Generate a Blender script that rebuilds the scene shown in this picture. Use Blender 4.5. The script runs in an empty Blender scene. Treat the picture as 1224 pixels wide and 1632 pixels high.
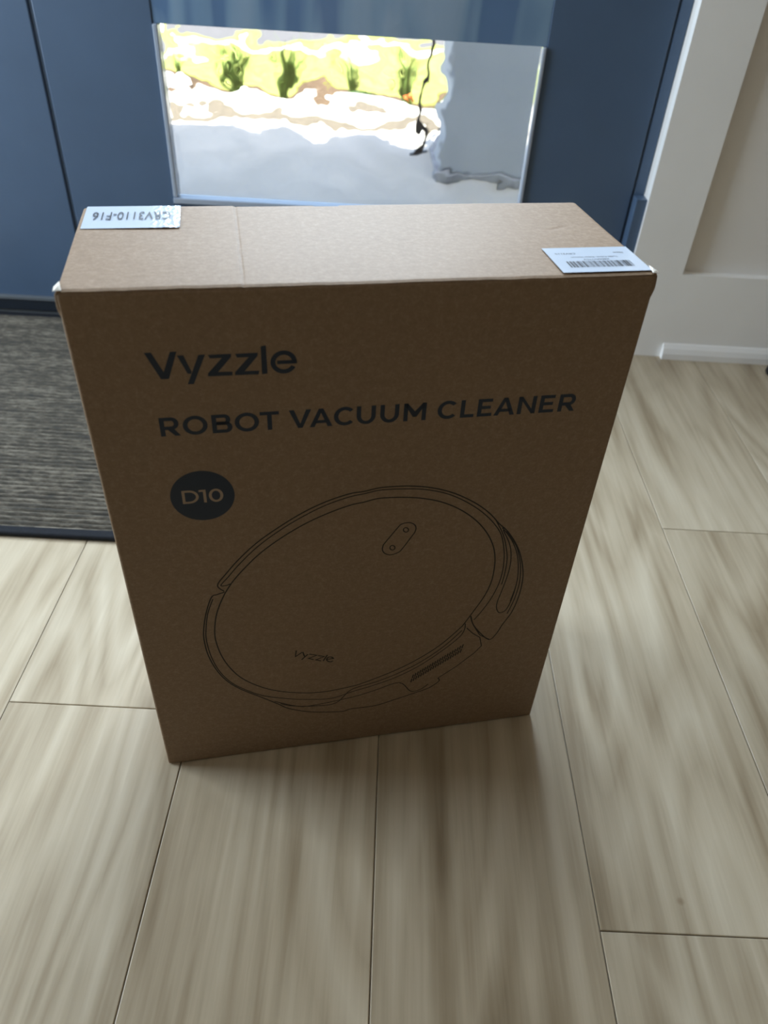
import bpy, bmesh, math, random
from mathutils import Vector, Matrix, noise
R = math.radians
random.seed(7)
scn = bpy.context.scene
COL = scn.collection

# ------------------------------------------------------------------ camera
cam = bpy.data.cameras.new('camera'); cam_o = bpy.data.objects.new('camera', cam); COL.objects.link(cam_o)
cam.sensor_fit = 'VERTICAL'; cam.sensor_height = 36.0; cam.lens = 36.0 * 1202.0 / 1632.0
cam.clip_start = 0.02; cam.clip_end = 200
right = Vector((0.9985, 0.0239, 0.0485)); down = Vector((0.0526, -0.6388, -0.7676)); fwd = Vector((0.0126, 0.7690, -0.6391))
fwd.normalize(); right = (right - fwd * right.dot(fwd)).normalized(); down = fwd.cross(right)
M = Matrix((right, -down, -fwd)).transposed().to_4x4(); M.translation = (0, 0, 0.719)
cam_o.matrix_world = M
cam.dof.use_dof = True; cam.dof.focus_distance = 0.70; cam.dof.aperture_fstop = 6.8
scn.camera = cam_o

# ------------------------------------------------------------------ world, sun, exposure
SUN_EL, SUN_AZ = R(68), R(10)
world = bpy.data.worlds.new('sky'); scn.world = world; world.use_nodes = True
wn = world.node_tree; wn.nodes.clear()
sky = wn.nodes.new('ShaderNodeTexSky'); sky.sky_type = 'NISHITA'; sky.sun_disc = False
sky.sun_elevation = SUN_EL; sky.sun_rotation = math.pi; sky.air_density = 1.0; sky.dust_density = 3.0
bg = wn.nodes.new('ShaderNodeBackground'); bg.inputs['Strength'].default_value = 0.26
wo = wn.nodes.new('ShaderNodeOutputWorld')
wn.links.new(sky.outputs[0], bg.inputs[0]); wn.links.new(bg.outputs[0], wo.inputs[0])
sun = bpy.data.lights.new('sun', 'SUN'); sun.energy = 8.3; sun.angle = R(0.53); sun.color = (1.0, 0.95, 0.86)
sun_o = bpy.data.objects.new('sun', sun); COL.objects.link(sun_o)
sd = Vector((math.sin(SUN_AZ) * math.cos(SUN_EL), math.cos(SUN_AZ) * math.cos(SUN_EL), -math.sin(SUN_EL)))
sun_o.rotation_euler = sd.to_track_quat('-Z', 'Y').to_euler(); sun_o.location = (-1, -3, 8)
def daylight_lamp(name, loc, sx, sy, watts, rot=(R(-90), 0, 0)):
    l = bpy.data.lights.new(name, 'AREA'); l.shape = 'RECTANGLE'; l.size = sx; l.size_y = sy; l.energy = watts; l.color = (0.76, 0.89, 1.0)
    o = bpy.data.objects.new(name, l); COL.objects.link(o); o.location = loc; o.rotation_euler = rot
daylight_lamp('door_glass_fill', (-0.08, 1.448, 1.30), 0.60, 1.26, 15.6)        # daylight added inside the door's tall upper pane as an area lamp
daylight_lamp('side_glass_fill', (-0.86, 1.448, 1.30), 0.34, 1.26, 0.8)         # another added lamp, inside the pane of the fixed leaf
daylight_lamp('window_fill', (-1.745, 0.80, 1.05), 1.30, 0.80, 16.0, (0, R(-90), 0))  # added fill lamp at an unseen window put in on the left
vs = scn.view_settings
vs.view_transform = 'Standard'; vs.look = 'None'; vs.gamma = 1.0; vs.use_curve_mapping = False
vs.exposure = 1.18
scn.cycles.max_bounces = 14; scn.cycles.diffuse_bounces = 8; scn.cycles.transmission_bounces = 10
scn.cycles.sample_clamp_indirect = 8.0

# ------------------------------------------------------------------ material helpers
def new_mat(name):
    m = bpy.data.materials.new(name); m.use_nodes = True
    nt = m.node_tree; b = nt.nodes['Principled BSDF']
    return m, nt, b
def N(nt, t, **kw):
    n = nt.nodes.new(t)
    for k, v in kw.items():
        if k.startswith('_'): setattr(n, k[1:], v)
        else: n.inputs[k.replace('__', ' ')].default_value = v
    return n
def ramp(nt, stops, interp='LINEAR'):
    n = nt.nodes.new('ShaderNodeValToRGB'); n.color_ramp.interpolation = interp
    e = n.color_ramp.elements
    while len(e) < len(stops): e.new(0.5)
    for el, (p, c) in zip(e, stops):
        el.position = p; el.color = (*c, 1) if len(c) == 3 else c
    return n
def simple(name, col, rough=0.6, spec=0.5, metal=0.0, var=0.08, vscale=8.0, bump=0.0, bscale=200.0, coat=0.0):
    m, nt, b = new_mat(name); L = nt.links.new
    tc = N(nt, 'ShaderNodeTexCoord')
    ns = N(nt, 'ShaderNodeTexNoise', Scale=vscale, Detail=4.0)
    L(tc.outputs['Object'], ns.inputs['Vector'])
    c0 = tuple(max(0, x * (1 - var)) for x in col); c1 = tuple(min(1, x * (1 + var)) for x in col)
    rp = ramp(nt, [(0.3, c0), (0.7, c1)]); L(ns.outputs['Fac'], rp.inputs[0]); L(rp.outputs[0], b.inputs['Base Color'])
    b.inputs['Roughness'].default_value = rough; b.inputs['Specular IOR Level'].default_value = spec
    b.inputs['Metallic'].default_value = metal; b.inputs['Coat Weight'].default_value = coat
    b.inputs['Coat Roughness'].default_value = 0.08
    if bump:
        n2 = N(nt, 'ShaderNodeTexNoise', Scale=bscale, Detail=3.0); L(tc.outputs['Object'], n2.inputs['Vector'])
        bp = N(nt, 'ShaderNodeBump', Strength=bump, Distance=0.001); L(n2.outputs['Fac'], bp.inputs['Height']); L(bp.outputs[0], b.inputs['Normal'])
    return m

# ------------------------------------------------------------------ geometry helpers
def mk(name, verts, faces, mat=None, parent=None, smooth=False):
    me = bpy.data.meshes.new(name); me.from_pydata([tuple(v) for v in verts], [], [tuple(f) for f in faces]); me.update()
    if mat: me.materials.append(mat)
    if smooth: me.polygons.foreach_set('use_smooth', [True] * len(me.polygons))
    o = bpy.data.objects.new(name, me); COL.objects.link(o)
    if parent is not None: o.parent = parent
    return o
def bm_obj(name, bm, mat=None, parent=None, smooth=False):
    me = bpy.data.meshes.new(name); bm.to_mesh(me); bm.free()
    if mat: me.materials.append(mat)
    if smooth: me.polygons.foreach_set('use_smooth', [True] * len(me.polygons))
    o = bpy.data.objects.new(name, me); COL.objects.link(o)
    if parent is not None: o.parent = parent
    return o
def add_box(bm, a, b, bev=0.0, seg=2):
    t = bmesh.new(); bmesh.ops.create_cube(t, size=1)
    for v in t.verts:
        v.co = Vector([(a[i] + b[i]) / 2 + v.co[i] * (b[i] - a[i]) for i in range(3)])
    if bev: bmesh.ops.bevel(t, geom=t.edges[:], offset=bev, segments=seg, affect='EDGES', profile=0.5)
    me = bpy.data.meshes.new('t'); t.to_mesh(me); t.free(); bm.from_mesh(me); bpy.data.meshes.remove(me)
def box(name, a, b, mat, parent=None, bev=0.0, seg=2):
    bm = bmesh.new(); add_box(bm, a, b, bev, seg); return bm_obj(name, bm, mat, parent)
def boxes(name, lst, mat, parent=None, bev=0.0):
    bm = bmesh.new()
    for a, b in lst: add_box(bm, a, b, bev)
    return bm_obj(name, bm, mat, parent)
def empty(name, loc=(0, 0, 0), rz=0.0):
    o = bpy.data.objects.new(name, None); COL.objects.link(o); o.location = loc; o.rotation_euler = (0, 0, rz); return o
def struct(o): o['kind'] = 'structure'; return o
def tag(o, label, cat, group=None):
    o['label'] = label; o['category'] = cat
    if group: o['group'] = group
    return o

# ------------------------------------------------------------------ materials
WHITE = simple('white_paint', (0.92, 0.92, 0.91), 0.45, 0.4, var=0.02)
PLASTER = simple('wall_paint', (0.85, 0.83, 0.80), 0.7, 0.3, var=0.02, bump=0.15, bscale=300)
HALL = simple('hall_wall_paint', (0.36, 0.28, 0.20), 0.7, 0.3, var=0.02)
CEIL = simple('ceiling_paint', (0.46, 0.38, 0.29), 0.85, 0.2, var=0.02)
NAVY = simple('navy_satin_paint', (0.074, 0.122, 0.204), 0.42, 0.5, var=0.05, bump=0.05, bscale=120)
NAVY_SEAM = simple('navy_seam_paint', (0.045, 0.072, 0.115), 0.5, 0.4, var=0.05)
NAVY_DARK = simple('navy_seal', (0.012, 0.018, 0.028), 0.5, 0.4, var=0.05)
BEAD = simple('glazing_bead_sky_tint', (0.36, 0.42, 0.52), 0.22, 0.6, var=0.03, coat=0.5)  # pale blue stands in for sky reflected off the bead
ALU = simple('brushed_threshold', (0.16, 0.18, 0.20), 0.4, 0.5, metal=0.3, var=0.05)
BLACK = simple('black_rubber', (0.012, 0.012, 0.013), 0.5, 0.4, var=0.1)
INK = simple('navy_print_ink', (0.015, 0.025, 0.045), 0.5, 0.4, var=0.06)
LINE = simple('black_line_ink', (0.022, 0.017, 0.014), 0.55, 0.3, var=0.1)
STICK = simple('glossy_sticker_paper', (0.60, 0.68, 0.80), 0.25, 0.5, var=0.02, coat=0.6)  # white paper, with the blue sky reflection put into its base colour
BLACKINK = simple('black_label_ink', (0.03, 0.03, 0.035), 0.4, 0.4, var=0.05)

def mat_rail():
    m, nt, b = new_mat('rail_painted_reflections'); L = nt.links.new
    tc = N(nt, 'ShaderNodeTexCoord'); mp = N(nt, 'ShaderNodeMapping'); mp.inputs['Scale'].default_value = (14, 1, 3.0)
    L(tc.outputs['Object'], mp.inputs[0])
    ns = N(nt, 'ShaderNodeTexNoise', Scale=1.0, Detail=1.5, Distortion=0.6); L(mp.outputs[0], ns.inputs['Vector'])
    rp = ramp(nt, [(0.38, (0.11, 0.19, 0.33)), (0.47, (0.19, 0.30, 0.43)), (0.6, (0.24, 0.34, 0.46))]); L(ns.outputs['Fac'], rp.inputs[0])  # blue streaks put into the colour as wavy reflections
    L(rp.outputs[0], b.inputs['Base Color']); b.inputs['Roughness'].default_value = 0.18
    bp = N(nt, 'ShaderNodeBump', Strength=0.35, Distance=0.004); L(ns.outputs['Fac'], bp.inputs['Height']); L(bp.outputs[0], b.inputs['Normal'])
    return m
RAIL = mat_rail()

def mat_card():
    m, nt, b = new_mat('kraft_cardboard'); L = nt.links.new
    tc = N(nt, 'ShaderNodeTexCoord')
    n1 = N(nt, 'ShaderNodeTexNoise', Scale=420.0, Detail=3.0, Roughness=0.6); L(tc.outputs['Object'], n1.inputs['Vector'])
    mp = N(nt, 'ShaderNodeMapping'); mp.inputs['Scale'].default_value = (170, 230, 170); L(tc.outputs['Object'], mp.inputs[0])
    n2 = N(nt, 'ShaderNodeTexNoise', Scale=1.0, Detail=5.0); L(mp.outputs[0], n2.inputs['Vector'])
    n3 = N(nt, 'ShaderNodeTexNoise', Scale=9.0, Detail=3.0); L(tc.outputs['Object'], n3.inputs['Vector'])
    mx = N(nt, 'ShaderNodeMath', _operation='ADD'); L(n1.outputs['Fac'], mx.inputs[0]); L(n2.outputs['Fac'], mx.inputs[1])
    m2 = N(nt, 'ShaderNodeMath', _operation='MULTIPLY_ADD'); L(n3.outputs['Fac'], m2.inputs[0]); m2.inputs[1].default_value = 0.15; L(mx.outputs[0], m2.inputs[2])
    rp = ramp(nt, [(0.0, (0.21, 0.137, 0.080)), (0.5, (0.262, 0.176, 0.108)), (1.0, (0.34, 0.245, 0.165))])
    mr = N(nt, 'ShaderNodeMapRange'); mr.inputs['From Min'].default_value = 0.60; mr.inputs['From Max'].default_value = 1.58
    L(m2.outputs[0], mr.inputs[0]); L(mr.outputs[0], rp.inputs[0]); L(rp.outputs[0], b.inputs['Base Color'])
    b.inputs['Roughness'].default_value = 0.64; b.inputs['Specular IOR Level'].default_value = 0.33
    bp = N(nt, 'ShaderNodeBump', Strength=0.14, Distance=0.0006); L(mx.outputs[0], bp.inputs['Height']); L(bp.outputs[0], b.inputs['Normal'])
    return m
CARD = mat_card()
CARD_TORN = simple('torn_paper_edge', (0.75, 0.72, 0.66), 0.7, 0.3, var=0.08, vscale=200)

def mat_plank():
    m, nt, b = new_mat('wood_look_plank'); L = nt.links.new
    tc = N(nt, 'ShaderNodeTexCoord'); oi = N(nt, 'ShaderNodeObjectInfo')
    sh = N(nt, 'ShaderNodeMath', _operation='MULTIPLY'); L(oi.outputs['Random'], sh.inputs[0]); sh.inputs[1].default_value = 37.0
    cx = N(nt, 'ShaderNodeCombineXYZ'); L(sh.outputs[0], cx.inputs['X']); L(sh.outputs[0], cx.inputs['Y']); L(sh.outputs[0], cx.inputs['Z'])
    ad = N(nt, 'ShaderNodeVectorMath', _operation='ADD'); L(tc.outputs['Object'], ad.inputs[0]); L(cx.outputs[0], ad.inputs[1])
    def stretched(sx, sy, detail, dist=0.0, rough=0.5):
        mp = N(nt, 'ShaderNodeMapping'); mp.inputs['Scale'].default_value = (sx, sy, 1.0); L(ad.outputs[0], mp.inputs[0])
        n = N(nt, 'ShaderNodeTexNoise', Scale=1.0, Detail=detail, Roughness=rough, Distortion=dist); L(mp.outputs[0], n.inputs['Vector'])
        return n
    figure = stretched(7.0, 1.1, 1.5, 0.25)
    k = N(nt, 'ShaderNodeMath', _operation='MULTIPLY'); L(figure.outputs['Fac'], k.inputs[0]); k.inputs[1].default_value = 11.0
    pp = N(nt, 'ShaderNodeMath', _operation='PINGPONG'); L(k.outputs[0], pp.inputs[0]); pp.inputs[1].default_value = 0.5
    fine = stretched(150.0, 4.5, 4.0, 0.3, 0.65)
    mid = stretched(34.0, 2.0, 3.0, 0.4, 0.55)
    blot = stretched(9.0, 2.6, 3.0, 0.8)
    a1 = N(nt, 'ShaderNodeMath', _operation='MULTIPLY_ADD'); L(pp.outputs[0], a1.inputs[0]); a1.inputs[1].default_value = 0.50; L(mid.outputs['Fac'], a1.inputs[2])
    a2 = N(nt, 'ShaderNodeMath', _operation='MULTIPLY_ADD'); L(fine.outputs['Fac'], a2.inputs[0]); a2.inputs[1].default_value = 0.38; L(a1.outputs[0], a2.inputs[2])
    a3 = N(nt, 'ShaderNodeMath', _operation='MULTIPLY_ADD'); L(blot.outputs['Fac'], a3.inputs[0]); a3.inputs[1].default_value = 0.75; L(a2.outputs[0], a3.inputs[2])
    mr = N(nt, 'ShaderNodeMapRange'); mr.inputs['From Min'].default_value = 0.72; mr.inputs['From Max'].default_value = 1.66; L(a3.outputs[0], mr.inputs[0])
    rp = ramp(nt, [(0.0, (0.205, 0.150, 0.088)), (0.28, (0.35, 0.281, 0.188)), (0.55, (0.475, 0.400, 0.288)), (1.0, (0.63, 0.558, 0.43))]); L(mr.outputs[0], rp.inputs[0])
    # rare small knots
    vo = N(nt, 'ShaderNodeTexVoronoi', Scale=3.6); L(ad.outputs[0], vo.inputs['Vector'])
    kn = ramp(nt, [(0.0, (0.35, 0.26, 0.17)), (0.008, (0.55, 0.45, 0.34)), (0.020, (1, 1, 1))]); L(vo.outputs['Distance'], kn.inputs[0])
    mu = N(nt, 'ShaderNodeMix', _data_type='RGBA', _blend_type='MULTIPLY'); mu.inputs['Factor'].default_value = 0.8
    L(rp.outputs[0], mu.inputs['A']); L(kn.outputs[0], mu.inputs['B'])
    hv = N(nt, 'ShaderNodeHueSaturation'); L(mu.outputs['Result'], hv.inputs['Color'])
    v = N(nt, 'ShaderNodeMapRange'); v.inputs['To Min'].default_value = 0.93; v.inputs['To Max'].default_value = 1.06; L(oi.outputs['Random'], v.inputs[0]); L(v.outputs[0], hv.inputs['Value'])
    L(hv.outputs[0], b.inputs['Base Color'])
    b.inputs['Roughness'].default_value = 0.40; b.inputs['Specular IOR Level'].default_value = 0.45
    bp = N(nt, 'ShaderNodeBump', Strength=0.18, Distance=0.0008); L(a2.outputs[0], bp.inputs['Height']); L(bp.outputs[0], b.inputs['Normal'])
    return m
PLANK = mat_plank()
GROUT = simple('grout', (0.50, 0.45, 0.37), 0.8, 0.2, var=0.08, vscale=40)

def mat_rug():
    m, nt, b = new_mat('ribbed_mat_yarn'); L = nt.links.new
    tc = N(nt, 'ShaderNodeTexCoord'); mp = N(nt, 'ShaderNodeMapping'); mp.inputs['Scale'].default_value = (55, 260, 1); L(tc.outputs['Object'], mp.inputs[0])
    n1 = N(nt, 'ShaderNodeTexNoise', Scale=1.0, Detail=3.0, Roughness=0.7); L(mp.outputs[0], n1.inputs['Vector'])
    m2 = N(nt, 'ShaderNodeMapping'); m2.inputs['Scale'].default_value = (9, 45, 1); L(tc.outputs['Object'], m2.inputs[0])
    n2 = N(nt, 'ShaderNodeTexNoise', Scale=1.0, Detail=2.0); L(m2.outputs[0], n2.inputs['Vector'])
    ad = N(nt, 'ShaderNodeMath', _operation='MULTIPLY_ADD'); L(n2.outputs['Fac'], ad.inputs[0]); ad.inputs[1].default_value = 0.6; L(n1.outputs['Fac'], ad.inputs[2])
    rp = ramp(nt, [(0.50, (0.026, 0.026, 0.025)), (0.78, (0.080, 0.070, 0.054)), (1.02, (0.20, 0.178, 0.142))]); L(ad.outputs[0], rp.inputs[0])
    L(rp.outputs[0], b.inputs['Base Color']); b.inputs['Roughness'].default_value = 0.75; b.inputs['Specular IOR Level'].default_value = 0.35
    bp = N(nt, 'ShaderNodeBump', Strength=0.5, Distance=0.002); L(n1.outputs['Fac'], bp.inputs['Height']); L(bp.outputs[0], b.inputs['Normal'])
    return m
RUG = mat_rug()
BIND = simple('navy_rug_binding', (0.007, 0.009, 0.014), 0.8, 0.3, var=0.2, vscale=120, bump=0.4, bscale=500)

def mat_glass(name, rough=0.0):
    m = bpy.data.materials.new(name); m.use_nodes = True; nt = m.node_tree; nt.nodes.clear()
    g = N(nt, 'ShaderNodeBsdfGlass', IOR=1.48, Roughness=rough); g.inputs['Color'].default_value = (0.97, 0.985, 0.98, 1)
    o = N(nt, 'ShaderNodeOutputMaterial'); nt.links.new(g.outputs[0], o.inputs[0]); return m
WAVY = mat_glass('water_glass')
def mat_thin():
    m = bpy.data.materials.new('thin_window_glass'); m.use_nodes = True; nt = m.node_tree; nt.nodes.clear()
    t = N(nt, 'ShaderNodeBsdfTransparent'); t.inputs['Color'].default_value = (0.95, 0.97, 0.97, 1)
    g = N(nt, 'ShaderNodeBsdfGlossy', Roughness=0.02); f = N(nt, 'ShaderNodeFresnel', IOR=1.45)
    mx = N(nt, 'ShaderNodeMixShader'); o = N(nt, 'ShaderNodeOutputMaterial')
    L = nt.links.new; L(f.outputs[0], mx.inputs[0]); L(t.outputs[0], mx.inputs[1]); L(g.outputs[0], mx.inputs[2]); L(mx.outputs[0], o.inputs[0]); return m
THIN = mat_thin()

# ================================================================== THE ROOM
X0, X1, Y0, YW, ZC = -1.75, 3.20, -6.00, 1.43, 2.60
floor = struct(box('floor', (X0, Y0, -0.10), (X1, 1.60, -0.0028), GROUT))
PITCH, XB = 0.2066, 0.0176
JOINT = {-2: 0.501, 1: 0.288, 2: 0.861, -1: 1.02, 0: 1.10, -3: 1.12, 3: 0.62, -4: 0.70}
LEN, GAP = 1.2, 0.0009
plank_mesh = {}
def plank(xa, xb, ya, yb):
    w, l = round(xb - xa, 4), round(yb - ya, 4)
    if (w, l) not in plank_mesh:
        bm = bmesh.new(); add_box(bm, (-w / 2, -l / 2, -0.0027), (w / 2, l / 2, 0.0), 0.0009, 2)
        me = bpy.data.meshes.new('plank'); bm.to_mesh(me); bm.free(); me.materials.append(PLANK); plank_mesh[(w, l)] = me
    o = bpy.data.objects.new('plank', plank_mesh[(w, l)]); COL.objects.link(o); o.parent = floor
    o.location = ((xa + xb) / 2, (ya + yb) / 2, 0)
for k in range(-9, 17):
    xa, xb = XB + k * PITCH, XB + (k + 1) * PITCH
    xa, xb = max(xa, X0) + GAP / 2, min(xb, X1) - GAP / 2
    if xb - xa < 0.02: continue
    j = JOINT.get(k, (k * 0.437) % LEN)
    ymax = 1.444
    s = j - LEN * 6
    while s < ymax:
        ya, yb = max(s, Y0), min(s + LEN, ymax)
        if yb - ya > 0.03: plank(xa, xb, ya + GAP / 2, yb - GAP / 2)
        s += LEN

DL, DR, SEAM = -1.12, 0.4635, -0.5993
wall_front = struct(boxes('wall_front', [((DR, YW, 0), (X1, 1.60, ZC)), ((X0, YW, 0), (DL, 1.60, ZC)), ((DL, YW, 2.10), (DR, 1.60, ZC))], PLASTER))
struct(box('trim_1', (DR, 1.4125, 0.0), (0.5645, YW, 2.16), WHITE))            # door casing
struct(box('trim_2', (0.5645, 1.4125, 0.0), (X1, YW, 0.1735), WHITE))            # bottom rail of the panelling
struct(box('trim_3', (DL - 0.10, 1.4125, 0.0), (DL, YW, 2.16), WHITE, bev=0.0012))
struct(box('trim_4', (DL - 0.10, 1.4125, 2.06), (0.5645, YW, 2.16), WHITE, bev=0.0012))
struct(box('trim_5', (1.25, 1.4140, 0.1735), (1.35, YW, 1.05), WHITE, bev=0.003))
bm = bmesh.new()
prof = [(0.0, 1.4125), (0.0, 1.4005), (0.012, 1.4005), (0.022, 1.4040), (0.029, 1.4095), (0.031, 1.4125)]
va = [[bm.verts.new((x, y, z)) for z, y in prof] for x in (0.5690, X1)]
for i in range(len(prof) - 1): bm.faces.new((va[0][i], va[1][i], va[1][i + 1], va[0][i + 1]))
bm.faces.new(va[0]); bm.faces.new(va[1][::-1])
bmesh.ops.recalc_face_normals(bm, faces=bm.faces[:])
struct(bm_obj('baseboard_front', bm, WHITE))
# left wall with an unseen window added for side fill, right, back, ceiling
WY0, WY1, WZ0, WZ1 = 0.30, 1.30, 0.35, 1.75
XO = X0 - .15
struct(boxes('wall_left', [((XO, Y0, 0), (X0, WY0, ZC)), ((XO, WY1, 0), (X0, 1.60, ZC)), ((XO, WY0, 0), (X0, WY1, WZ0)), ((XO, WY0, WZ1), (X0, WY1, ZC))], PLASTER))
win = struct(boxes('fill_window_1', [((XO + .04, WY0, WZ0), (XO + .10, WY0 + .05, WZ1)), ((XO + .04, WY1 - .05, WZ0), (XO + .10, WY1, WZ1)),
     ((XO + .04, WY0 + .05, WZ0), (XO + .10, WY1 - .05, WZ0 + .05)), ((XO + .04, WY0 + .05, WZ1 - .05), (XO + .10, WY1 - .05, WZ1)), ((XO + .05, 0.74, WZ0 + .05), (XO + .09, 0.78, WZ1 - .05))], WHITE))
box('pane', (XO + .068, WY0 + .05, WZ0 + .05), (XO + .072, 0.74, WZ1 - .05), THIN, win)
box('pane', (XO + .068, 0.78, WZ0 + .05), (XO + .072, WY1 - .05, WZ1 - .05), THIN, win)
struct(box('wall_right', (X1, Y0, 0), (X1 + .15, 1.60, ZC), HALL))
struct(box('wall_back', (X0 - .15, Y0 - .15, 0), (X1 + .15, Y0, ZC), HALL))
struct(box('ceiling', (X0 - .15, Y0 - .15, ZC), (X1 + .15, 1.60, ZC + .12), CEIL))

# ------------------------------------------------------------------ the navy front door
DY, DB = 1.445, 1.492
GX0, GX1, GZ0, GZ1 = -0.3950, 0.2358, 0.2535, 0.5265
UZ0, UZ1 = 0.66, 1.94
door = struct(empty('door_1', (0, 0, 0)))
box('stile', (SEAM + .004, DY, 0.012), (GX0 - .0085, DB, 2.09), NAVY, door, 0.0015)
box('stile', (GX1 + .0068, DY, 0.012), (0.4400, DB, 2.09), NAVY, door, 0.0015)
box('edge_strip', (0.4445, DY + .001, 0.012), (0.4628, DB, 2.09), NAVY, door, 0.0012)
box('edge_groove', (0.4390, DY + .004, 0.012), (0.4455, DB - .002, 2.09), NAVY_SEAM, door)
box('rail', (GX0 - .0085, DY, 0.012), (GX1 + .0068, DB, GZ0 - .0105), NAVY, door, 0.0015)
o = box('rail', (GX0 - .0085, DY + .002, GZ1), (GX1 + .0068, DB - .004, UZ0), RAIL, door, 0.001)
o['label'] = 'glossy blue-grey middle rail above the rippled glass'
box('rail', (GX0 - .0085, DY, UZ1), (GX1 + .0068, DB, 2.09), NAVY, door, 0.0015)
bd = box('glazing_bead', (GX0 - .0085, DY - .008, GZ0 - .0105), (GX1 + .0068, DY + .022, GZ0), BEAD, door, 0.0022, 3)
bd['label'] = 'pale glossy bead along the bottom of the glass'
box('glazing_bead', (GX0 - .0085, DY - .005, GZ0), (GX0, DY + .022, GZ1), BEAD, door, 0.0022, 3)
box('glazing_bead', (GX1, DY - .005, GZ0), (GX1 + .0068, DY + .022, GZ1), BEAD, door, 0.0022, 3)
box('glass_pane', (GX0 - .004, DY + .020, UZ0 + .001), (GX1 + .003, DY + .024, UZ1 - .001), THIN, door)
hc = box('hinge_cover', (0.4436, 1.4185, 0.012), (0.4632, DY + .0005, 0.304), NAVY, door, 0.0012)
sw = box('door_sweep', (SEAM + .004, DY - .006, 0.012), (0.4430, DY - .0003, 0.034), NAVY_DARK, door, 0.001)
box('sweep_cap', (SEAM + .004, DY - .008, 0.0342), (0.4430, DY - .0003, 0.0415), ALU, door, 0.001)
# rippled lower pane: a slab whose room-side face is really uneven
nx, nz = 210, 92
gx = [GX0 - .002 + (GX1 - GX0 + .004) * i / nx for i in range(nx + 1)]; gz = [GZ0 - .002 + (GZ1 - GZ0 + .004) * j / nz for j in range(nz + 1)]
def ripple(x, z):
    h = 0.00095 * noise.noise(Vector((x * 20, z * 27, 1.3))) + 0.0005 * noise.noise(Vector((x * 8, z * 20, 7.7))) + 0.00010 * noise.noise(Vector((x * 80, z * 80, 3.1)))
    e = math.exp(-((x - GX0) / 0.011) ** 2)
    h += e * (0.0022 + 0.0012 * noise.noise(Vector((x * 90, z * 28, 9.2))))
    return h
V, F = [], []
for z in gz:
    for x in gx: V.append((x, DY + .013 - ripple(x, z), z))
nf = len(V)
def id_(i, j): return j * (nx + 1) + i
for j in range(nz):
    for i in range(nx): F.append((id_(i, j), id_(i + 1, j), id_(i + 1, j + 1), id_(i, j + 1)))
bk = [(gx[0], DY + .021, gz[0]), (gx[-1], DY + .021, gz[0]), (gx[-1], DY + .021, gz[-1]), (gx[0], DY + .021, gz[-1])]
V += bk; F.append((nf, nf + 3, nf + 2, nf + 1))
F.append([nf, nf + 1] + [id_(i, 0) for i in range(nx, -1, -1)])
F.append([nf + 2, nf + 3] + [id_(i, nz) for i in range(nx + 1)])
F.append([nf + 1, nf + 2] + [id_(nx, j) for j in range(nz, -1, -1)])
F.append([nf + 3, nf] + [id_(0, j) for j in range(nz + 1)])
gp = mk('glass_pane', V, F, WAVY, door)
for p in gp.data.polygons[:nx * nz]: p.use_smooth = True
gp['label'] = 'clear rippled water glass pane'

leaf = struct(empty('door_2', (0, 0, 0)))
box('rail', (DL + .004, DY + .002, 0.012), (SEAM - .004, DB, 0.66), NAVY, leaf, 0.002)
box('rail', (DL + .004, DY + .002, 1.94), (SEAM - .004, DB, 2.09), NAVY, leaf, 0.002)
box('stile', (DL + .004, DY + .002, 0.66), (-1.040, DB, 1.94), NAVY, leaf, 0.002)
box('stile', (-0.680, DY + .002, 0.66), (SEAM - .004, DB, 1.94), NAVY, leaf, 0.002)
box('glass_pane', (-1.040, DY + .020, 0.66), (-0.680, DY + .024, 1.94), THIN, leaf)
box('meeting_seal', (SEAM - .006, DY + .005, 0.012), (SEAM + .006, DB - .002, 2.09), NAVY_SEAM, leaf)
box('door_sweep', (DL + .004, DY - .006, 0.012), (SEAM - .004, DY + .0017, 0.034), NAVY_DARK, leaf, 0.001)
box('sweep_cap', (DL + .004, DY - .008, 0.0342), (SEAM - .004, DY + .0017, 0.0415), ALU, leaf, 0.001)
struct(box('trim_6', (DL, 1.4445, -0.004), (DR, 1.60, 0.011), ALU))                          # threshold under the doors
struct(box('trim_7', (DL, DY, 2.091), (DR, 1.60, 2.10), NAVY))

# ================================================================== OUTSIDE
CONC = simple('porch_concrete', (0.55, 0.535, 0.485), 0.8, 0.2, var=0.07, vscale=5, bump=0.3, bscale=150)
BORDER = simple('tan_paver', (0.130, 0.112, 0.085), 0.85, 0.2, var=0.15, vscale=20)
PIER = simple('grey_stucco', (0.50, 0.53, 0.56), 0.85, 0.2, var=0.05, vscale=4, bump=0.4, bscale=90)
PIERB = simple('dark_stone_base', (0.38, 0.39, 0.41), 0.8, 0.2, var=0.3, vscale=25)
ASPH = simple('asphalt', (0.10, 0.10, 0.105), 0.9, 0.2, var=0.1, vscale=15)
LAWN = simple('lawn_green', (0.25, 0.285, 0.075), 0.9, 0.1, var=0.3, vscale=6)
MULCH = simple('mulch', (0.10, 0.07, 0.045), 0.95, 0.1, var=0.4, vscale=60)
LEAF = simple('leaf_green', (0.055, 0.13, 0.030), 0.5, 0.4, var=0.35, vscale=12)
BLADE = simple('blade_green', (0.12, 0.19, 0.04), 0.5, 0.4, var=0.35, vscale=12)
STONE = simple('white_stone', (0.70, 0.69, 0.66), 0.8, 0.2, var=0.12, vscale=25)
FLOWER = simple('orange_petals', (0.75, 0.20, 0.05), 0.6, 0.3, var=0.2, vscale=60)
HOUSE = simple('exterior_stucco', (0.55, 0.55, 0.54), 0.9, 0.1, var=0.04)
struct(box('porch_floor', (-6, 1.60, -0.30), (6, 3.90, -0.05), CONC))
struct(box('porch_border', (-6, 3.40, -0.0505), (6, 3.54, -0.047), BORDER))
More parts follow.
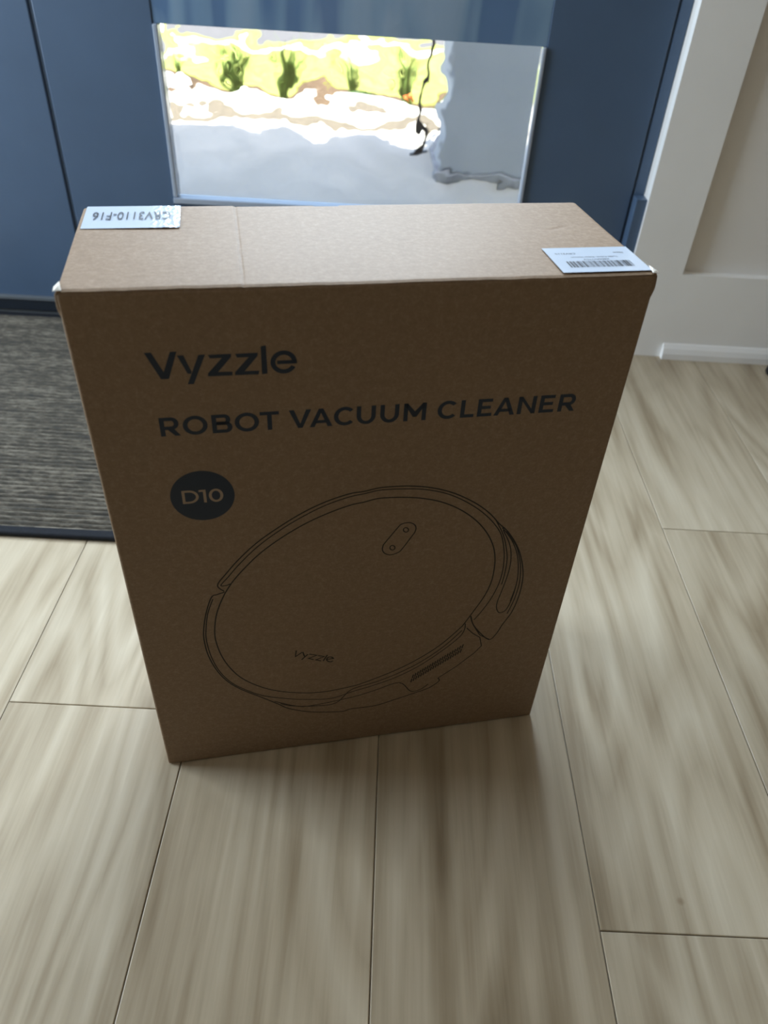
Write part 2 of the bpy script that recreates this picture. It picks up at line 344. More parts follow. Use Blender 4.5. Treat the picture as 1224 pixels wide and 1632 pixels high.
struct(box('bounce_slab', (-14, -9, -0.40), (-1.95, 1.48, -0.12), CONC))  # unseen pale slab added to bounce sun in through the left window
struct(box('planting_bed', (-8, 3.90, -0.45), (8, 5.55, -0.34), MULCH))
struct(box('front_lawn', (-14, 5.55, -0.50), (14, 6.75, -0.33), LAWN))
struct(box('sidewalk', (-14, 6.75, -0.50), (14, 7.10, -0.32), CONC))
struct(box('verge', (-14, 7.10, -0.50), (14, 7.55, -0.33), LAWN))
struct(box('road', (-30, 7.55, -0.60), (30, 15, -0.42), ASPH))
struct(box('far_ground', (-60, 15, -0.60), (60, 80, -0.40), LAWN))
struct(box('roof_eave', (-6, 1.60, 2.62), (6, 2.15, 2.74), HOUSE))
struct(boxes('outer_wall', [((-6, 1.49, -0.3), (X0 - .16, 1.59, 2.62)), ((X1 + .16, 1.49, -0.3), (6, 1.59, 2.62))], HOUSE))
pier = empty('porch_pier', (0.46, 2.95, -0.05))
box('shaft', (-.30, -.22, 0.029), (.34, .22, 2.6), PIER, pier, 0.01)
box('base_course', (-.315, -.235, 0.0), (.355, .235, 0.030), PIERB, pier, 0.006)
tag(pier, 'wide grey stucco porch pier seen through the rippled glass', 'pillar')
post = empty('railing_post', (0.105, 3.10, -0.05))
box('shaft', (-.007, -.007, 0.006), (.007, .007, 0.95), BLACK, post, 0.0015)
box('base_plate', (-.03, -.03, 0.0), (.03, .03, 0.006), BLACK, post, 0.001)
box('cap', (-.015, -.015, 0.95), (.015, .015, 0.965), BLACK, post, 0.003)
tag(post, 'thin black metal post standing beside the grey porch pier', 'post')
def blades(n, rad, h, w, lean, rnd):
    V, F = [], []
    for _ in range(n):
        a = rnd.uniform(0, 6.283); r = rad * math.sqrt(rnd.random()) * 0.35
        p = Vector((math.cos(a) * r, math.sin(a) * r, 0)); d = Vector((math.cos(a), math.sin(a), 0)); s = Vector((-d.y, d.x, 0)) * w
        hh = h * rnd.uniform(.6, 1.0); ln = lean * rnd.uniform(.3, 1.0); b0 = len(V)
        for k in range(4):
            t = k / 3; c = p + d * ln * t * t + Vector((0, 0, hh * (t - 0.25 * t * t * ln / max(h, .01))))
            V += [c - s * (1 - t * .92), c + s * (1 - t * .92)]
        for k in range(3): F.append((b0 + 2 * k, b0 + 2 * k + 1, b0 + 2 * k + 3, b0 + 2 * k + 2))
    return V, F
rnd = random.Random(5)
grass = [(-1.42, 5.36, .32), (-1.02, 5.34, .30), (-0.66, 5.20, .40), (-0.30, 5.36, .30), (0.06, 5.30, .32), (0.36, 5.30, .28), (0.66, 5.30, .30), (-1.78, 5.2, .3)]
where = ['at the far end of the planting bed', 'beside the white stones', 'tallest in the planting bed', 'beside the tall clump', 'beside the orange flowers', 'behind the black post', 'behind the porch pier', 'beyond the white stones']
for (x, y, h), wtxt in zip(grass, where):
    V, F = blades(70, .10, h, .008, h * .42, rnd)
    o = mk('grass_clump', V, F, BLADE); o.location = (x, y, -.342)
    tag(o, 'arching green ornamental grass clump ' + wtxt, 'plant', 'grass clumps in the planting bed')
def shrub(x, y, r, wtxt):
    V, F = [], []
    for _ in range(420):
        d = Vector((rnd.gauss(0, 1), rnd.gauss(0, 1), abs(rnd.gauss(0, 1)))).normalized(); c = d * r * rnd.uniform(.6, 1.0); c.z = c.z * .8 + .02
        t = d.orthogonal().normalized(); t = (Matrix.Rotation(rnd.uniform(0, 6.28), 3, d) @ t); q = d.cross(t); l = r * .22; b0 = len(V)
        V += [c, c + t * l * .5 + q * l * .3 + d * l * .2, c + t * l, c + t * l * .5 - q * l * .3 + d * l * .2]; F.append((b0, b0 + 1, b0 + 2, b0 + 3))
    o = mk('low_shrub', V, F, LEAF); o.location = (x, y, -.342)
    tag(o, 'low dark green leafy shrub ' + wtxt, 'shrub', 'shrubs in the planting bed')
shrub(-0.22, 4.90, .15, 'beside the orange flowers'); shrub(-1.22, 4.62, .12, 'in front of the white stones'); shrub(0.34, 4.88, .15, 'by the porch pier')
def stone(x, y, r, wtxt):
    bm = bmesh.new(); bmesh.ops.create_icosphere(bm, subdivisions=2, radius=r)
    for v in bm.verts: v.co *= 1 + .25 * noise.noise(v.co * 9 + Vector((x, y, 0))); v.co.z = max(v.co.z * .75, -r * .3)
    o = bm_obj('garden_stone', bm, STONE, smooth=True); o.location = (x, y, -.341 + r * .3); tag(o, 'rounded white garden stone ' + wtxt, 'stone', 'white stones in the bed')
stone(-1.32, 5.05, .09, 'widest of the row'); stone(-1.12, 5.00, .075, 'beside the widest one'); stone(-0.92, 5.03, .08, 'last of the row near the tall grass')
fl = empty('orange_flower', (0.07, 4.90, -.342))
V, F = blades(14, .05, .16, .006, .06, rnd); mk('stems', V, F, LEAF, fl)
bm = bmesh.new()
for _ in range(7):
    bmesh.ops.create_icosphere(bm, subdivisions=1, radius=.016, matrix=Matrix.Translation((rnd.uniform(-.04, .04), rnd.uniform(-.04, .04), rnd.uniform(.12, .18))))
bm_obj('blossoms', bm, FLOWER, fl)
tag(fl, 'small plant with orange blossoms between grass clumps', 'flower')

# ================================================================== THE DOOR MAT
RX0, RX1, RY0, RY1 = -0.93, 0.25, 0.768, 1.4360
mat_o = empty('door_mat', ((RX0 + RX1) / 2, (RY0 + RY1) / 2, 0)); mat_o['label'] = 'grey ribbed door mat with dark navy binding before the navy door'; mat_o['category'] = 'mat'
hw, hd, bw = (RX1 - RX0) / 2, (RY1 - RY0) / 2, 0.016
ribs = 66; per = 8; nY = ribs * per; nX = 118
V, F = [], []
xa, xb, ya, yb = -hw + bw * .7, hw - bw * .7, -hd + bw * .7, hd - bw * .7
for j in range(nY + 1):
    t = j / nY; ph = (t * ribs) % 1.0; ri = int(t * ribs)
    for i in range(nX + 1):
        x = xa + (xb - xa) * i / nX
        h = 0.0025 + 0.0050 * abs(math.sin(math.pi * ph)) ** 0.8 + 0.0011 * noise.noise(Vector((x * 45, ri * 3.7, 0)))
        V.append((x, ya + (yb - ya) * t, h))
for j in range(nY):
    for i in range(nX): a = j * (nX + 1) + i; F.append((a, a + 1, a + nX + 2, a + nX + 1))
pile = mk('ribbed_pile', V, F, RUG, mat_o, True); pile['kind'] = 'stuff'
def binding(a, b): box('binding', a, b, BIND, mat_o, 0.0035, 3)
binding((-hw, -hd, 0.0003), (hw, -hd + bw, 0.0088)); binding((-hw, hd - bw, 0.0003), (hw, hd, 0.0088))
binding((-hw, -hd + bw, 0.0003), (-hw + bw, hd - bw, 0.0088)); binding((hw - bw, -hd + bw, 0.0003), (hw, hd - bw, 0.0088))

# small black foot standing at the baseboard
foot = empty('rubber_foot', (0.792, 1.362, 0))
bm = bmesh.new(); pr = [(0.020, 0), (0.022, .004), (0.0215, .012), (0.017, .021), (0.009, .026), (0.0, .0275)]
rings = []
for r, z in pr: rings.append([bm.verts.new((r * math.cos(a * math.pi / 12), r * math.sin(a * math.pi / 12), z)) for a in range(24)] if r else [bm.verts.new((0, 0, z))])
for q in range(len(rings) - 1):
    for a in range(24):
        if len(rings[q + 1]) > 1: bm.faces.new((rings[q][a], rings[q][(a + 1) % 24], rings[q + 1][(a + 1) % 24], rings[q + 1][a]))
        else: bm.faces.new((rings[q][a], rings[q][(a + 1) % 24], rings[q + 1][0]))
bm.faces.new(rings[0][::-1]); bm_obj('bumper', bm, BLACK, foot, True)
box('screw_plate', (-.006, -.006, .0268), (.006, .006, .0285), ALU, foot, .001)
tag(foot, 'small black rubber door stop on the floor by the white baseboard', 'door stop')

# ================================================================== THE CARDBOARD BOX
W, D, H = 0.400, 0.1569, 0.5193
YAW = 0.21098
cb = empty('cardboard_box', (-0.2014, 0.4330, 0), YAW)
tag(cb, 'tall brown cardboard robot vacuum box standing upright on the plank floor', 'box')
bm = bmesh.new(); add_box(bm, (0, 0, 0.0004), (W, D, H - 0.0018), 0.0026, 4)
bm_obj('carton_body', bm, CARD, cb, False)
# top flap: slightly uneven sheet with a pressed seam and a short crack
nu, nv = 400, 60
def top_h(u, v):
    h = H - 0.0006 + 0.0005 * noise.noise(Vector((u * 14, v * 14, 2)))
    h += 0.00018 * (1 - math.tanh((u - 0.1135) / 0.0006))
    h -= 0.0004 * math.exp(-((u - 0.1137 + 0.0006 * noise.noise(Vector((v * 60, 0, 0)))) / 0.0010) ** 2)
    c = (v - (0.088 + (u - 0.348) * 0.45)); h -= 0.00035 * math.exp(-(c / 0.0025) ** 2) * max(0, 1 - abs(u - 0.362) / 0.014)
    h -= 0.0012 * max(0, 1 - min(v, D - v) / 0.004) + 0.0008 * max(0, 1 - min(u, W - u) / 0.003)
    return h
def v_back(u): return D - 0.0006 - (0.0038 if u > 0.1135 else 0) - (0.0030 if 0.176 < u < 0.196 else 0) + (0.0030 * min(1, max(0, (u - .20) / .1)))
V, F = [], []
for j in range(nv + 1):
    for i in range(nu + 1):
        u = 0.0008 + (W - 0.0016) * i / nu; v = 0.0012 + 0.0004 * noise.noise(Vector((u * 60, 5, 0))); v = v + (v_back(u) - v) * j / nv
        V.append((u, v, top_h(u, v)))
top_n = len(V)
for j in range(nv + 1):
    for i in range(nu + 1):
        q = V[j * (nu + 1) + i]; V.append((q[0], q[1], H - 0.0028))
def tid(i, j, b=0): return b * top_n + j * (nu + 1) + i
for j in range(nv):
    for i in range(nu): F.append((tid(i, j), tid(i + 1, j), tid(i + 1, j + 1), tid(i, j + 1))); F.append((tid(i, j, 1), tid(i, j + 1, 1), tid(i + 1, j + 1, 1), tid(i + 1, j, 1)))
for i in range(nu):
    F.append((tid(i, 0), tid(i, 0, 1), tid(i + 1, 0, 1), tid(i + 1, 0))); F.append((tid(i, nv), tid(i + 1, nv), tid(i + 1, nv, 1), tid(i, nv, 1)))
for j in range(nv):
    F.append((tid(0, j), tid(0, j + 1), tid(0, j + 1, 1), tid(0, j, 1))); F.append((tid(nu, j), tid(nu, j, 1), tid(nu, j + 1, 1), tid(nu, j + 1)))
mk('top_flap', V, F, CARD, cb)
def ear(u0, sgn):
    # crumpled tuck tab peeping out at a top corner
    V = []; F = []
    rows = [(0.0002, 0.0), (0.0014, -0.002), (0.0019, -0.006), (0.0021, -0.011), (0.0010, -0.016), (0.0002, -0.019)]
    for d, z in rows:
        for v in (0.0015, 0.006, 0.012): V.append((u0 + sgn * (d * (1 - v * 25) - 0.0008 + 0.0006 * noise.noise(Vector((v * 400, z * 300, sgn)))), v, H - 0.0006 + z))
    n = len(V); V += [(x - sgn * 0.003, y, z) for x, y, z in V]
    for r in range(len(rows) - 1):
        for c in range(2):
            a = r * 3 + c; F.append((a, a + 1, a + 4, a + 3)); F.append((n + a, n + a + 3, n + a + 4, n + a + 1))
        F.append((r * 3, r * 3 + 3, n + r * 3 + 3, n + r * 3)); F.append((r * 3 + 2, n + r * 3 + 2, n + r * 3 + 5, r * 3 + 5))
    F += [(0, n, n + 1, 1), (1, n + 1, n + 2, 2)]
    mk('tuck_tab', V, F, CARD, cb, True)
    V = [(u0 + sgn * x, y, H + z) for x, y, z in ((-.004, .0008, .0002), (.0012, .0012, -.0004), (.0016, .008, -.0004), (-.0012, .014, .0006), (-.002, .006, .0016), (-.001, .0030, .0010))]
    mk('torn_edge', V, [(0, 1, 5), (1, 2, 4, 5), (2, 3, 4), (0, 5, 4), (0, 4, 3)], CARD_TORN, cb)
ear(0.0, -1); ear(W, 1)

# ---- printing on the front (millimetres: along the face, up the face)
EPS = -0.00012
class Print:
    def __init__(s): s.V = []; s.F = []
    def poly(s, pts):
        b = len(s.V); s.V += list(pts); s.F.append(list(range(b, b + len(pts))))
    def ribbon(s, pts, w, closed=False):
        P = [Vector(p) for p in pts]; n = len(P); L_, R_ = [], []
        for i in range(n):
            a = P[i - 1] if (i > 0 or closed) else P[i]; c = P[(i + 1) % n] if (i < n - 1 or closed) else P[i]
            d1 = (P[i] - a); d2 = (c - P[i])
            if d1.length < 1e-6: d1 = d2
            if d2.length < 1e-6: d2 = d1
            d1.normalize(); d2.normalize(); t = d1 + d2
            t = d1 if t.length < .2 else t.normalized()
            nn = Vector((-t.y, t.x)); k = min(2.0, 1 / max(.3, abs(nn.dot(Vector((-d1.y, d1.x))))))
            L_.append(P[i] + nn * w / 2 * k); R_.append(P[i] - nn * w / 2 * k)
        for i in range(n - 1 + (1 if closed else 0)):
            j = (i + 1) % n; s.poly([R_[i], R_[j], L_[j], L_[i]])
    def ring(s, cx, cy, rx, ry, tx, ty, a0=0, a1=360, n=40):
        for i in range(n):
            q = []
            for (k, f) in ((i, 0), (i + 1, 0), (i + 1, 1), (i, 1)):
                a = R(a0 + (a1 - a0) * k / n); q.append((cx + math.cos(a) * (rx - f * tx), cy + math.sin(a) * (ry - f * ty)))
            s.poly(q)
    def rect(s, x0, y0, x1, y1): s.poly([(x0, y0), (x1, y0), (x1, y1), (x0, y1)])
    def disc(s, cx, cy, r, n=64): s.poly([(cx + r * math.cos(2 * math.pi * i / n), cy + r * math.sin(2 * math.pi * i / n)) for i in range(n)])
    def front(s, name, mat, parent, eps=EPS):
        bm = bmesh.new(); vs_ = [bm.verts.new((p[0] / 1000, eps, p[1] / 1000)) for p in s.V]
        for f in s.F:
            try: bm.faces.new([vs_[i] for i in f])
            except ValueError: pass
        for f in bm.faces:
            f.normal_update()
            if f.normal.y > 0: f.normal_flip()
        bmesh.ops.triangulate(bm, faces=[f for f in bm.faces if len(f.verts) > 4])
        return bm_obj(name, bm, mat, parent)
def spline(pts, sub=5):
    P = [Vector(p) for p in pts]; out = []
    for i in range(len(P) - 1):
        p0 = P[max(i - 1, 0)]; p1 = P[i]; p2 = P[i + 1]; p3 = P[min(i + 2, len(P) - 1)]
        for k in range(sub):
            t = k / sub; out.append(0.5 * ((2 * p1) + (p2 - p0) * t + (2 * p0 - 5 * p1 + 4 * p2 - p3) * t * t + (3 * p1 - p0 - 3 * p2 + p3) * t ** 3))
    return out + [P[-1]]
LOGO = {
    'V': [(46.0,475.7), (50.5,475.7), (56.7,460.8), (62.6,475.6), (66.8,475.6), (59.5,455.6), (54.3,455.6)],
    'y1': [(66.7,472.7), (70.8,472.7), (75.0,459.8), (74.2,458.5), (72.1,458.9)],
    'y2': [(80.6,472.5), (85.0,472.6), (75.3,450.7), (71.3,450.8)],
    'z1': [(86.7,472.2), (102.0,472.2), (101.8,469.9), (92.3,459.0), (102.0,458.7), (101.6,455.8), (85.3,456.1), (85.6,458.4), (95.7,469.5), (87.8,469.5)],
    'z2': [(104.7,472.0), (119.7,472.1), (119.4,469.7), (110.1,458.6), (119.9,458.5), (119.5,455.7), (103.4,455.9), (103.6,458.2), (113.5,469.2), (105.7,469.2)],
    'l': [(121.9,476.8), (125.4,477.3), (125.5,455.9), (121.7,455.6)],
}
pr_ = Print()
for k_, pts in LOGO.items(): pr_.poly(pts)
pr_.ring(136.9, 464.1, 9.0, 8.8, 3.3, 3.2, 0, 332, 44); pr_.rect(132.4, 462.7, 145.9, 465.4)
o = pr_.front('brand_lettering', INK, cb); o['label'] = 'navy lettering reading Vyzzle'

def glyph(p, ch, x0, x1, z0, z1, st=3.3, ba=2.8):
    w = x1 - x0; h = z1 - z0; cx = (x0 + x1) / 2; cz = (z0 + z1) / 2
    if ch in 'O0': p.ring(cx, cz, w / 2, h / 2 + .25, st, ba)
    elif ch == 'C': p.ring(x0 + w * .56, cz, w * .56, h / 2 + .25, st, ba, 42, 318, 36)
    elif ch == 'T': p.rect(x0, z1 - ba, x1, z1); p.rect(cx - st / 2, z0, cx + st / 2, z1 - ba)
    elif ch == 'L': p.rect(x0, z0, x0 + st, z1); p.rect(x0 + st, z0, x1, z0 + ba)
    elif ch == 'E':
        p.rect(x0, z0, x0 + st, z1); p.rect(x0 + st, z0, x1, z0 + ba); p.rect(x0 + st, z1 - ba, x1 - .3, z1); p.rect(x0 + st, cz - ba / 2 + .2, x1 - 1.3, cz + ba / 2 + .2)
    elif ch == 'N':
        p.rect(x0, z0, x0 + st, z1); p.rect(x1 - st, z0, x1, z1); p.poly([(x0 + st * .9, z1), (x0, z1), (x1 - st * .9, z0), (x1, z0)])
    elif ch == 'M':
        p.rect(x0, z0, x0 + st, z1); p.rect(x1 - st, z0, x1, z1); v = z0 + h * .22
        p.poly([(x0, z1), (cx - st * .42, v), (cx + st * .42, v), (cx, v + h * .32), (x0 + st * .85, z1)]); p.poly([(x1 - st * .85, z1), (cx, v + h * .32), (cx - st * .42, v), (cx + st * .42, v), (x1, z1)])
    elif ch == 'V':
        p.poly([(x0, z1), (cx - st * .5, z0), (cx + st * .5, z0), (cx, z0 + 3.6), (x0 + st * 1.12, z1)]); p.poly([(x1 - st * 1.12, z1), (cx, z0 + 3.6), (cx - st * .5, z0), (cx + st * .5, z0), (x1, z1)])
    elif ch == 'A':
        p.poly([(x0, z0), (x0 + st * 1.08, z0), (cx, z1 - 3.6), (cx + st * .5, z1), (cx - st * .5, z1)]); p.poly([(x1 - st * 1.08, z0), (x1, z0), (cx + st * .5, z1), (cx - st * .5, z1), (cx, z1 - 3.6)])
        p.rect(x0 + w * .2, z0 + h * .2, x1 - w * .2, z0 + h * .2 + ba * .92)
    elif ch == 'U':
        ry = h * .46; p.rect(x0, z0 + ry, x0 + st, z1); p.rect(x1 - st, z0 + ry, x1, z1); p.ring(cx, z0 + ry, w / 2, ry + .25, st, ba, 180, 360, 24)
    elif ch in 'RB':
        p.rect(x0, z0, x0 + st, z1); rt = h * (.33 if ch == 'R' else .285); xr = x1 - (.5 if ch == 'R' else 1.0); xc = xr - rt
        p.rect(x0 + st, z1 - ba, xc, z1); p.rect(x0 + st, z1 - 2 * rt, xc, z1 - 2 * rt + ba); p.ring(xc, z1 - rt, rt, rt, st * .98, ba, -90, 90, 20)
        if ch == 'R': p.poly([(xc - st * .9, z1 - 2 * rt + .3), (x1 - st * 1.15, z0), (x1, z0), (xc + st * .45, z1 - 2 * rt + .9)])
        else:
            rb = (h - 2 * rt + ba) / 2; xc2 = x1 - rb; p.rect(x0 + st, z0, xc2, z0 + ba); p.rect(x0 + st, z0 + 2 * rb - ba, xc2, z0 + 2 * rb); p.ring(xc2, z0 + rb, rb, rb, st * 1.02, ba, -90, 90, 20)
    elif ch == 'D':
        rx = w * .58; xc = x1 - rx; p.rect(x0, z0, x0 + st, z1); p.rect(x0 + st, z0, xc, z0 + ba); p.rect(x0 + st, z1 - ba, xc, z1); p.ring(xc, cz, rx, h / 2, st, ba, -90, 90, 28)
    elif ch == '1': p.rect(x1 - st, z0, x1, z1); p.rect(x0, z1 - ba, x1 - st, z1)
p = Print()
EXT = [('R', 48.2, 61.8), ('O', 64.0, 81.2), ('B', 84.2, 98.4), ('O', 100.2, 117.5), ('T', 118.2, 131.9), ('V', 139.0, 155.2), ('A', 154.0, 170.8), ('C', 171.8, 186.5), ('U', 188.7, 203.0), ('U', 206.4, 220.7), ('M', 224.2, 241.5),
       ('C', 250.3, 264.9), ('L', 268.3, 279.0), ('E', 281.7, 293.3), ('A', 295.0, 311.7), ('N', 313.8, 328.4), ('E', 331.4, 343.5), ('R', 347.0, 361.0)]
for ch, a, b in EXT: glyph(p, ch, a, b, 409.6, 425.1)
o = p.front('title_lettering', INK, cb); o['label'] = 'navy capitals reading ROBOT VACUUM CLEANER'
p = Print(); p.disc(71.2, 353.1, 24.0); badge = p.front('model_badge', INK, cb); badge['label'] = 'round navy badge with the model number D10'
CARDPRINT = simple('unprinted_kraft', (0.36, 0.26, 0.18), 0.5, 0.5, var=0.05, vscale=80)
p = Print(); glyph(p, 'D', 55.9, 68.2, 346.9, 359.6, 2.1, 1.9); glyph(p, '1', 68.6, 73.8, 346.9, 359.3, 2.1, 1.9); glyph(p, '0', 75.8, 86.6, 346.9, 359.2, 2.2, 1.9)
p.front('badge_lettering', CARDPRINT, badge, EPS * 2)
DRAW = {
    'plate': [(79.0,246.1), (73.3,232.6), (68.7,217.6), (65.9,199.8), (65.7,185.3), (68.7,165.3), (74.9,146.3), (85.0,128.2), (101.6,111.9), (120.6,100.8), (144.8,93.4), (166.5,91.5), (189.9,94.4), (204.4,98.3), (235.3,111.7), (258.1,125.6), (280.1,144.1), (299.3,168.2)],
    'plate_up': [(79.0,246.1), (86.5,259.0), (97.8,273.8), (111.4,288.8), (128.4,303.0), (147.6,315.8), (166.5,325.2), (185.2,332.1), (196.8,334.2), (209.4,336.9), (228.6,336.0), (245.6,333.2), (263.1,327.3), (280.2,317.2), (295.5,303.6), (307.3,288.1), (315.4,271.7), (319.4,256.1), (320.7,240.5), (320.1,224.6), (315.8,206.7), (306.6,184.7), (299.3,168.2)],
    'rim1': [(78.5,248.0), (73.5,256.2), (82.3,269.6), (93.5,284.1), (109.6,301.0), (129.0,316.3), (147.9,328.9), (166.5,338.1), (185.0,344.1), (196.5,345.3), (208.9,347.7), (221.5,347.9), (234.2,347.1), (249.8,344.3), (265.9,338.9), (279.8,331.7), (294.5,321.6), (307.0,310.1), (317.1,297.7), (325.6,288.7), (335.0,274.8), (342.8,258.9), (349.0,238.7), (351.4,222.3), (351.1,201.6), (347.6,180.5), (340.8,163.8), (336.4,150.8), (330.3,143.0), (320.1,153.5), (310.2,168.7), (306.2,181.5)],
    'rim2': [(84.4,256.5), (80.4,254.9), (76.3,255.8), (83.2,264.9), (93.1,278.0), (109.3,296.0), (128.8,312.2), (147.8,324.8), (166.5,334.6), (185.1,340.9), (196.6,342.9), (211.5,345.4), (234.4,344.2), (250.0,341.6), (266.2,336.0), (281.7,327.1), (296.7,315.4), (309.5,302.0), (319.4,287.6), (324.3,274.3), (328.0,256.9), (329.3,237.3), (327.6,219.5), (322.7,201.5), (315.7,185.5), (310.1,175.4)],
    'rim3': [(313.8,301.5), (322.7,284.5), (328.1,268.3), (331.4,252.7), (331.9,235.0), (331.1,221.0)],
    'bump1': [(320.7,292.8), (331.7,277.1), (339.8,259.3), (344.4,239.3), (345.9,219.0), (343.5,196.3)],
    'bump2': [(325.0,287.9), (336.4,271.0), (342.7,255.1), (346.7,239.0), (348.7,218.6), (347.1,197.9), (343.2,179.0)],
    'slot': [(321.8,290.0), (330.9,271.6), (334.9,254.1), (335.4,236.5), (332.9,214.6), (330.5,198.2), (330.9,189.6), (333.4,183.2), (337.2,181.7), (341.9,186.9), (345.2,204.5), (346.0,227.1)],
    'left_out': [(78.5,247.1), (72.5,245.2), (67.0,242.2), (60.6,222.8), (56.4,201.4), (55.6,187.0), (57.1,167.4), (62.1,146.4), (70.4,127.5), (82.4,112.1), (102.1,94.6), (116.7,81.4), (127.2,71.5), (144.2,62.6), (160.1,57.9), (182.6,54.4), (192.4,56.8), (216.9,57.0), (237.9,63.2), (257.3,69.8), (273.3,75.7), (283.7,85.3), (282.2,90.7)],
    'left_in': [(68.1,240.1), (62.1,222.6), (58.4,201.1), (57.6,186.6), (59.6,164.8), (64.7,143.7), (73.2,125.8), (83.9,113.0), (102.3,97.8), (123.2,89.0), (144.6,82.6), (171.2,79.1), (191.8,85.6), (215.4,92.3), (238.9,101.5), (261.8,115.7), (283.8,135.7), (297.9,151.9), (302.1,162.5), (301.8,171.5)],
    'low_in': [(113.9,85.9), (135.1,73.7), (150.7,71.0), (192.0,76.6), (215.8,83.3), (241.1,91.1), (254.5,74.3), (265.1,75.6), (272.7,82.8)],
    'low_mid': [(119.8,80.8), (132.0,74.4), (153.8,69.8), (176.0,70.4), (191.7,89.4), (216.8,97.1), (238.6,106.6), (261.4,120.6), (283.3,140.5), (299.8,161.8)],
    'vent_edge': [(304.2,164.5), (311.6,155.3), (319.7,148.2), (323.2,134.7), (317.2,125.1), (299.9,106.2), (282.2,90.7)],
    'notch': [(319.2,151.7), (330.0,143.5)],
    'notch2': [(306.0,180.8), (309.9,169.1), (319.2,151.7)],
    'pill': [(232.4,308.0), (237.0,307.8), (240.9,305.3), (242.6,301.4), (241.9,296.6), (239.5,292.0), (231.7,277.9), (227.8,274.2), (221.8,272.8), (216.9,275.2), (214.7,279.5), (215.0,284.3), (216.9,288.1), (226.7,303.5), (229.2,306.7), (232.4,308.0)],
    'dot1': [(236.3,299.8), (235.9,298.4), (234.9,297.5), (233.4,297.7), (232.2,298.8), (231.7,300.4), (232.0,301.9), (233.1,302.7), (234.5,302.5), (235.7,301.4), (236.3,299.8)],
    'dot2': [(225.7,280.6), (225.3,279.1), (224.2,278.3), (222.8,278.4), (221.6,279.6), (221.1,281.2), (221.4,282.7), (222.5,283.6), (223.9,283.4), (225.1,282.3), (225.7,280.6)],
    'sV': [(137.6,159.9), (136.6,151.1), (143.1,156.5)],
    'sy1': [(143.7,156.7), (145.2,149.8)],
    'sy2': [(148.5,152.6), (142.3,145.5)],
    'sz1': [(149.7,152.5), (157.1,149.6), (149.0,146.4), (153.9,143.7)],
    'sz2': [(158.3,148.8), (164.2,146.5), (155.9,142.9), (161.0,140.4)],
    'sl': [(167.2,148.3), (163.0,139.9)],
    'se': [(166.6,141.7), (172.8,142.1), (173.2,141.4), (172.1,143.5), (170.3,144.7), (168.3,144.7), (166.9,143.5), (166.5,141.4), (167.2,139.3), (168.9,137.8), (170.9,137.4), (172.5,138.3)],
}
p = Print()
for k_, pts in DRAW.items():
    small = k_[0] == 's' and k_ != 'slot'
    if small: p.ribbon(pts if k_ != 'se' else pts[:2], 1.25)
    if k_ == 'se': p.ribbon(spline(pts[2:], 3), 1.25)
    if not small: p.ribbon(spline(pts, 1 if k_ in ('notch', 'dot1', 'dot2') else 5) if k_ not in ('vent_edge',) else pts, 1.15 if k_ in ('rim1', 'plate', 'plate_up', 'left_out') else 1.0)
for i in range(21):                                   # slanted exhaust slots
    t = i / 20; a = Vector((254.5, 95.5)).lerp(Vector((302.6, 134.0)), t)
    p.ribbon([a + Vector((-1.0, -6.2)), a + Vector((-0.1, -0.5))], 1.3); p.ribbon([a + Vector((0.1, 0.5)), a + Vector((1.0, 6.2))], 1.3)
o = p.front('robot_drawing', LINE, cb); o['label'] = 'fine line drawing of a round robot vacuum'

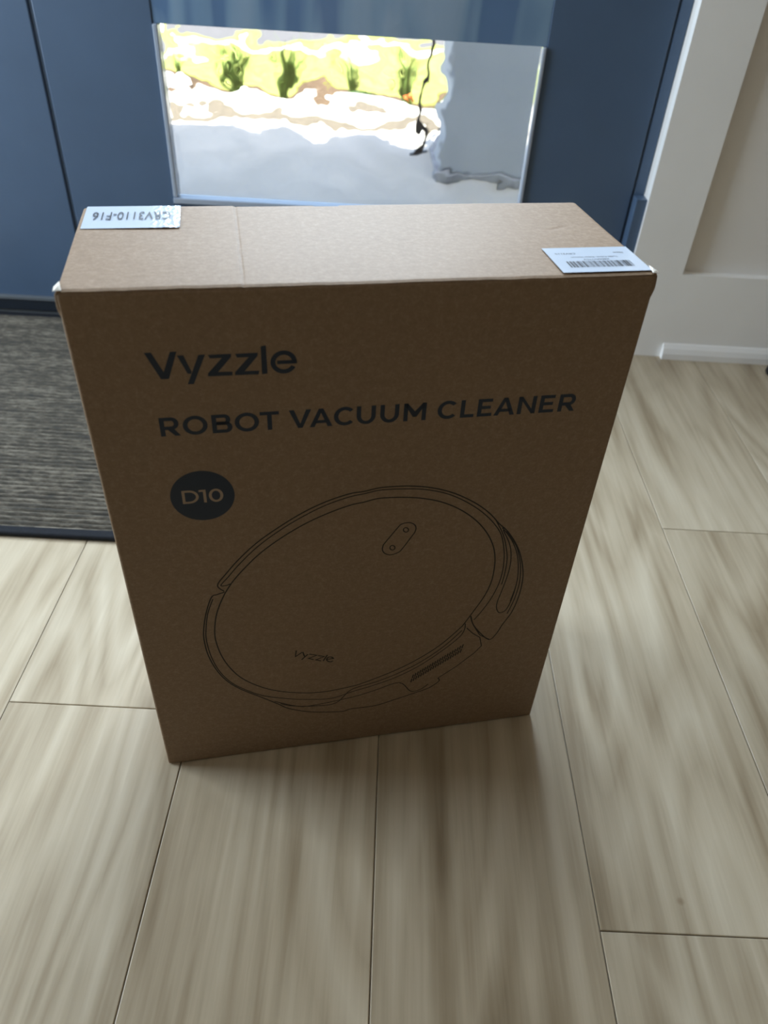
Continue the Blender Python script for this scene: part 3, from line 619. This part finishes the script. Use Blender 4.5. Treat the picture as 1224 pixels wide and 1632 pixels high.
# ---- stickers on the top
def text_mesh(body, target_w, target_h):
    cu = bpy.data.curves.new('text', 'FONT'); cu.body = body; cu.size = 1.0; cu.resolution_u = 3
    to = bpy.data.objects.new('text', cu); COL.objects.link(to)
    dg = bpy.context.evaluated_depsgraph_get(); me = bpy.data.meshes.new_from_object(to.evaluated_get(dg))
    bpy.data.objects.remove(to); bpy.data.curves.remove(cu)
    xs = [v.co.x for v in me.vertices]; ys = [v.co.y for v in me.vertices]
    x0, x1, y0, y1 = min(xs), max(xs), min(ys), max(ys)
    return [((v.co.x - x0) / (x1 - x0) * target_w, (v.co.y - y0) / (y1 - y0) * target_h) for v in me.vertices], [tuple(f.vertices) for f in me.polygons]
def top_text(name, body, u_start, v_base, w, h, parent, z):
    # letters stand upside down to the photographer: they read from the door side
    P, F = text_mesh(body, w, h)
    return mk(name, [((u_start - x) / 1000, (v_base - y) / 1000, z) for x, y in P], F, BLACKINK, parent)
def sticker(u0, u1, v0, v1, label, wrinkle=None):
    nu_, nv_ = 90, 40; V, F = [], []
    for j in range(nv_ + 1):
        for i in range(nu_ + 1):
            u = u0 + (u1 - u0) * i / nu_; v = v0 + (v1 - v0) * j / nv_; h = H + 0.0005
            if wrinkle and u > wrinkle:
                f = min(1, (u - wrinkle) / 0.006); h += f * (0.00035 * noise.noise(Vector((u * 330, v * 210, 0))) + 0.0002 * noise.noise(Vector((u * 700, v * 500, 3))))
            V.append((u, v, h))
    for j in range(nv_):
        for i in range(nu_): a = j * (nu_ + 1) + i; F.append((a, a + 1, a + nu_ + 2, a + nu_ + 1))
    o = mk('sticker', V, F, STICK, cb, True); o['label'] = label
    return o
s1 = sticker(0.0035, 0.0725, 0.1060, 0.1535, 'glossy pale sticker reading CRV3110-F16', 0.050)
top_text('sticker_lettering', 'CRV3110-F16', 65.5, 139.0, 56.0, 16.5, s1, H + 0.0011)
s2 = sticker(0.3310, 0.3975, 0.0048, 0.0495, 'pale barcode sticker')
p_bar = random.Random(11); V, F = [], []; u = 340.0
while u < 389.0:
    wbar = p_bar.choice((0.45, 0.45, 0.9, 1.3)); b0 = len(V)
    V += [(u / 1000, .0130, H + .00062), ((u + wbar) / 1000, .0130, H + .00062), ((u + wbar) / 1000, .0238, H + .00062), (u / 1000, .0238, H + .00062)]; F.append((b0, b0 + 1, b0 + 2, b0 + 3))
    u += wbar + p_bar.choice((0.45, 0.45, 0.9))
mk('barcode', V, F, BLACKINK, s2)
top_text('sticker_lettering', 'X004AV17CV', 374.5, 27.9, 20.0, 2.6, s2, H + .00062)
top_text('sticker_lettering', 'Vyzzle Robot...Robot Vacuum', 382.8, 32.6, 36.0, 2.6, s2, H + .00062)
top_text('sticker_lettering', 'New', 390.0, 39.6, 7.6, 2.5, s2, H + .00062)
top_text('sticker_lettering', 'CRV3110', 352.8, 39.2, 15.6, 2.5, s2, H + .00062)
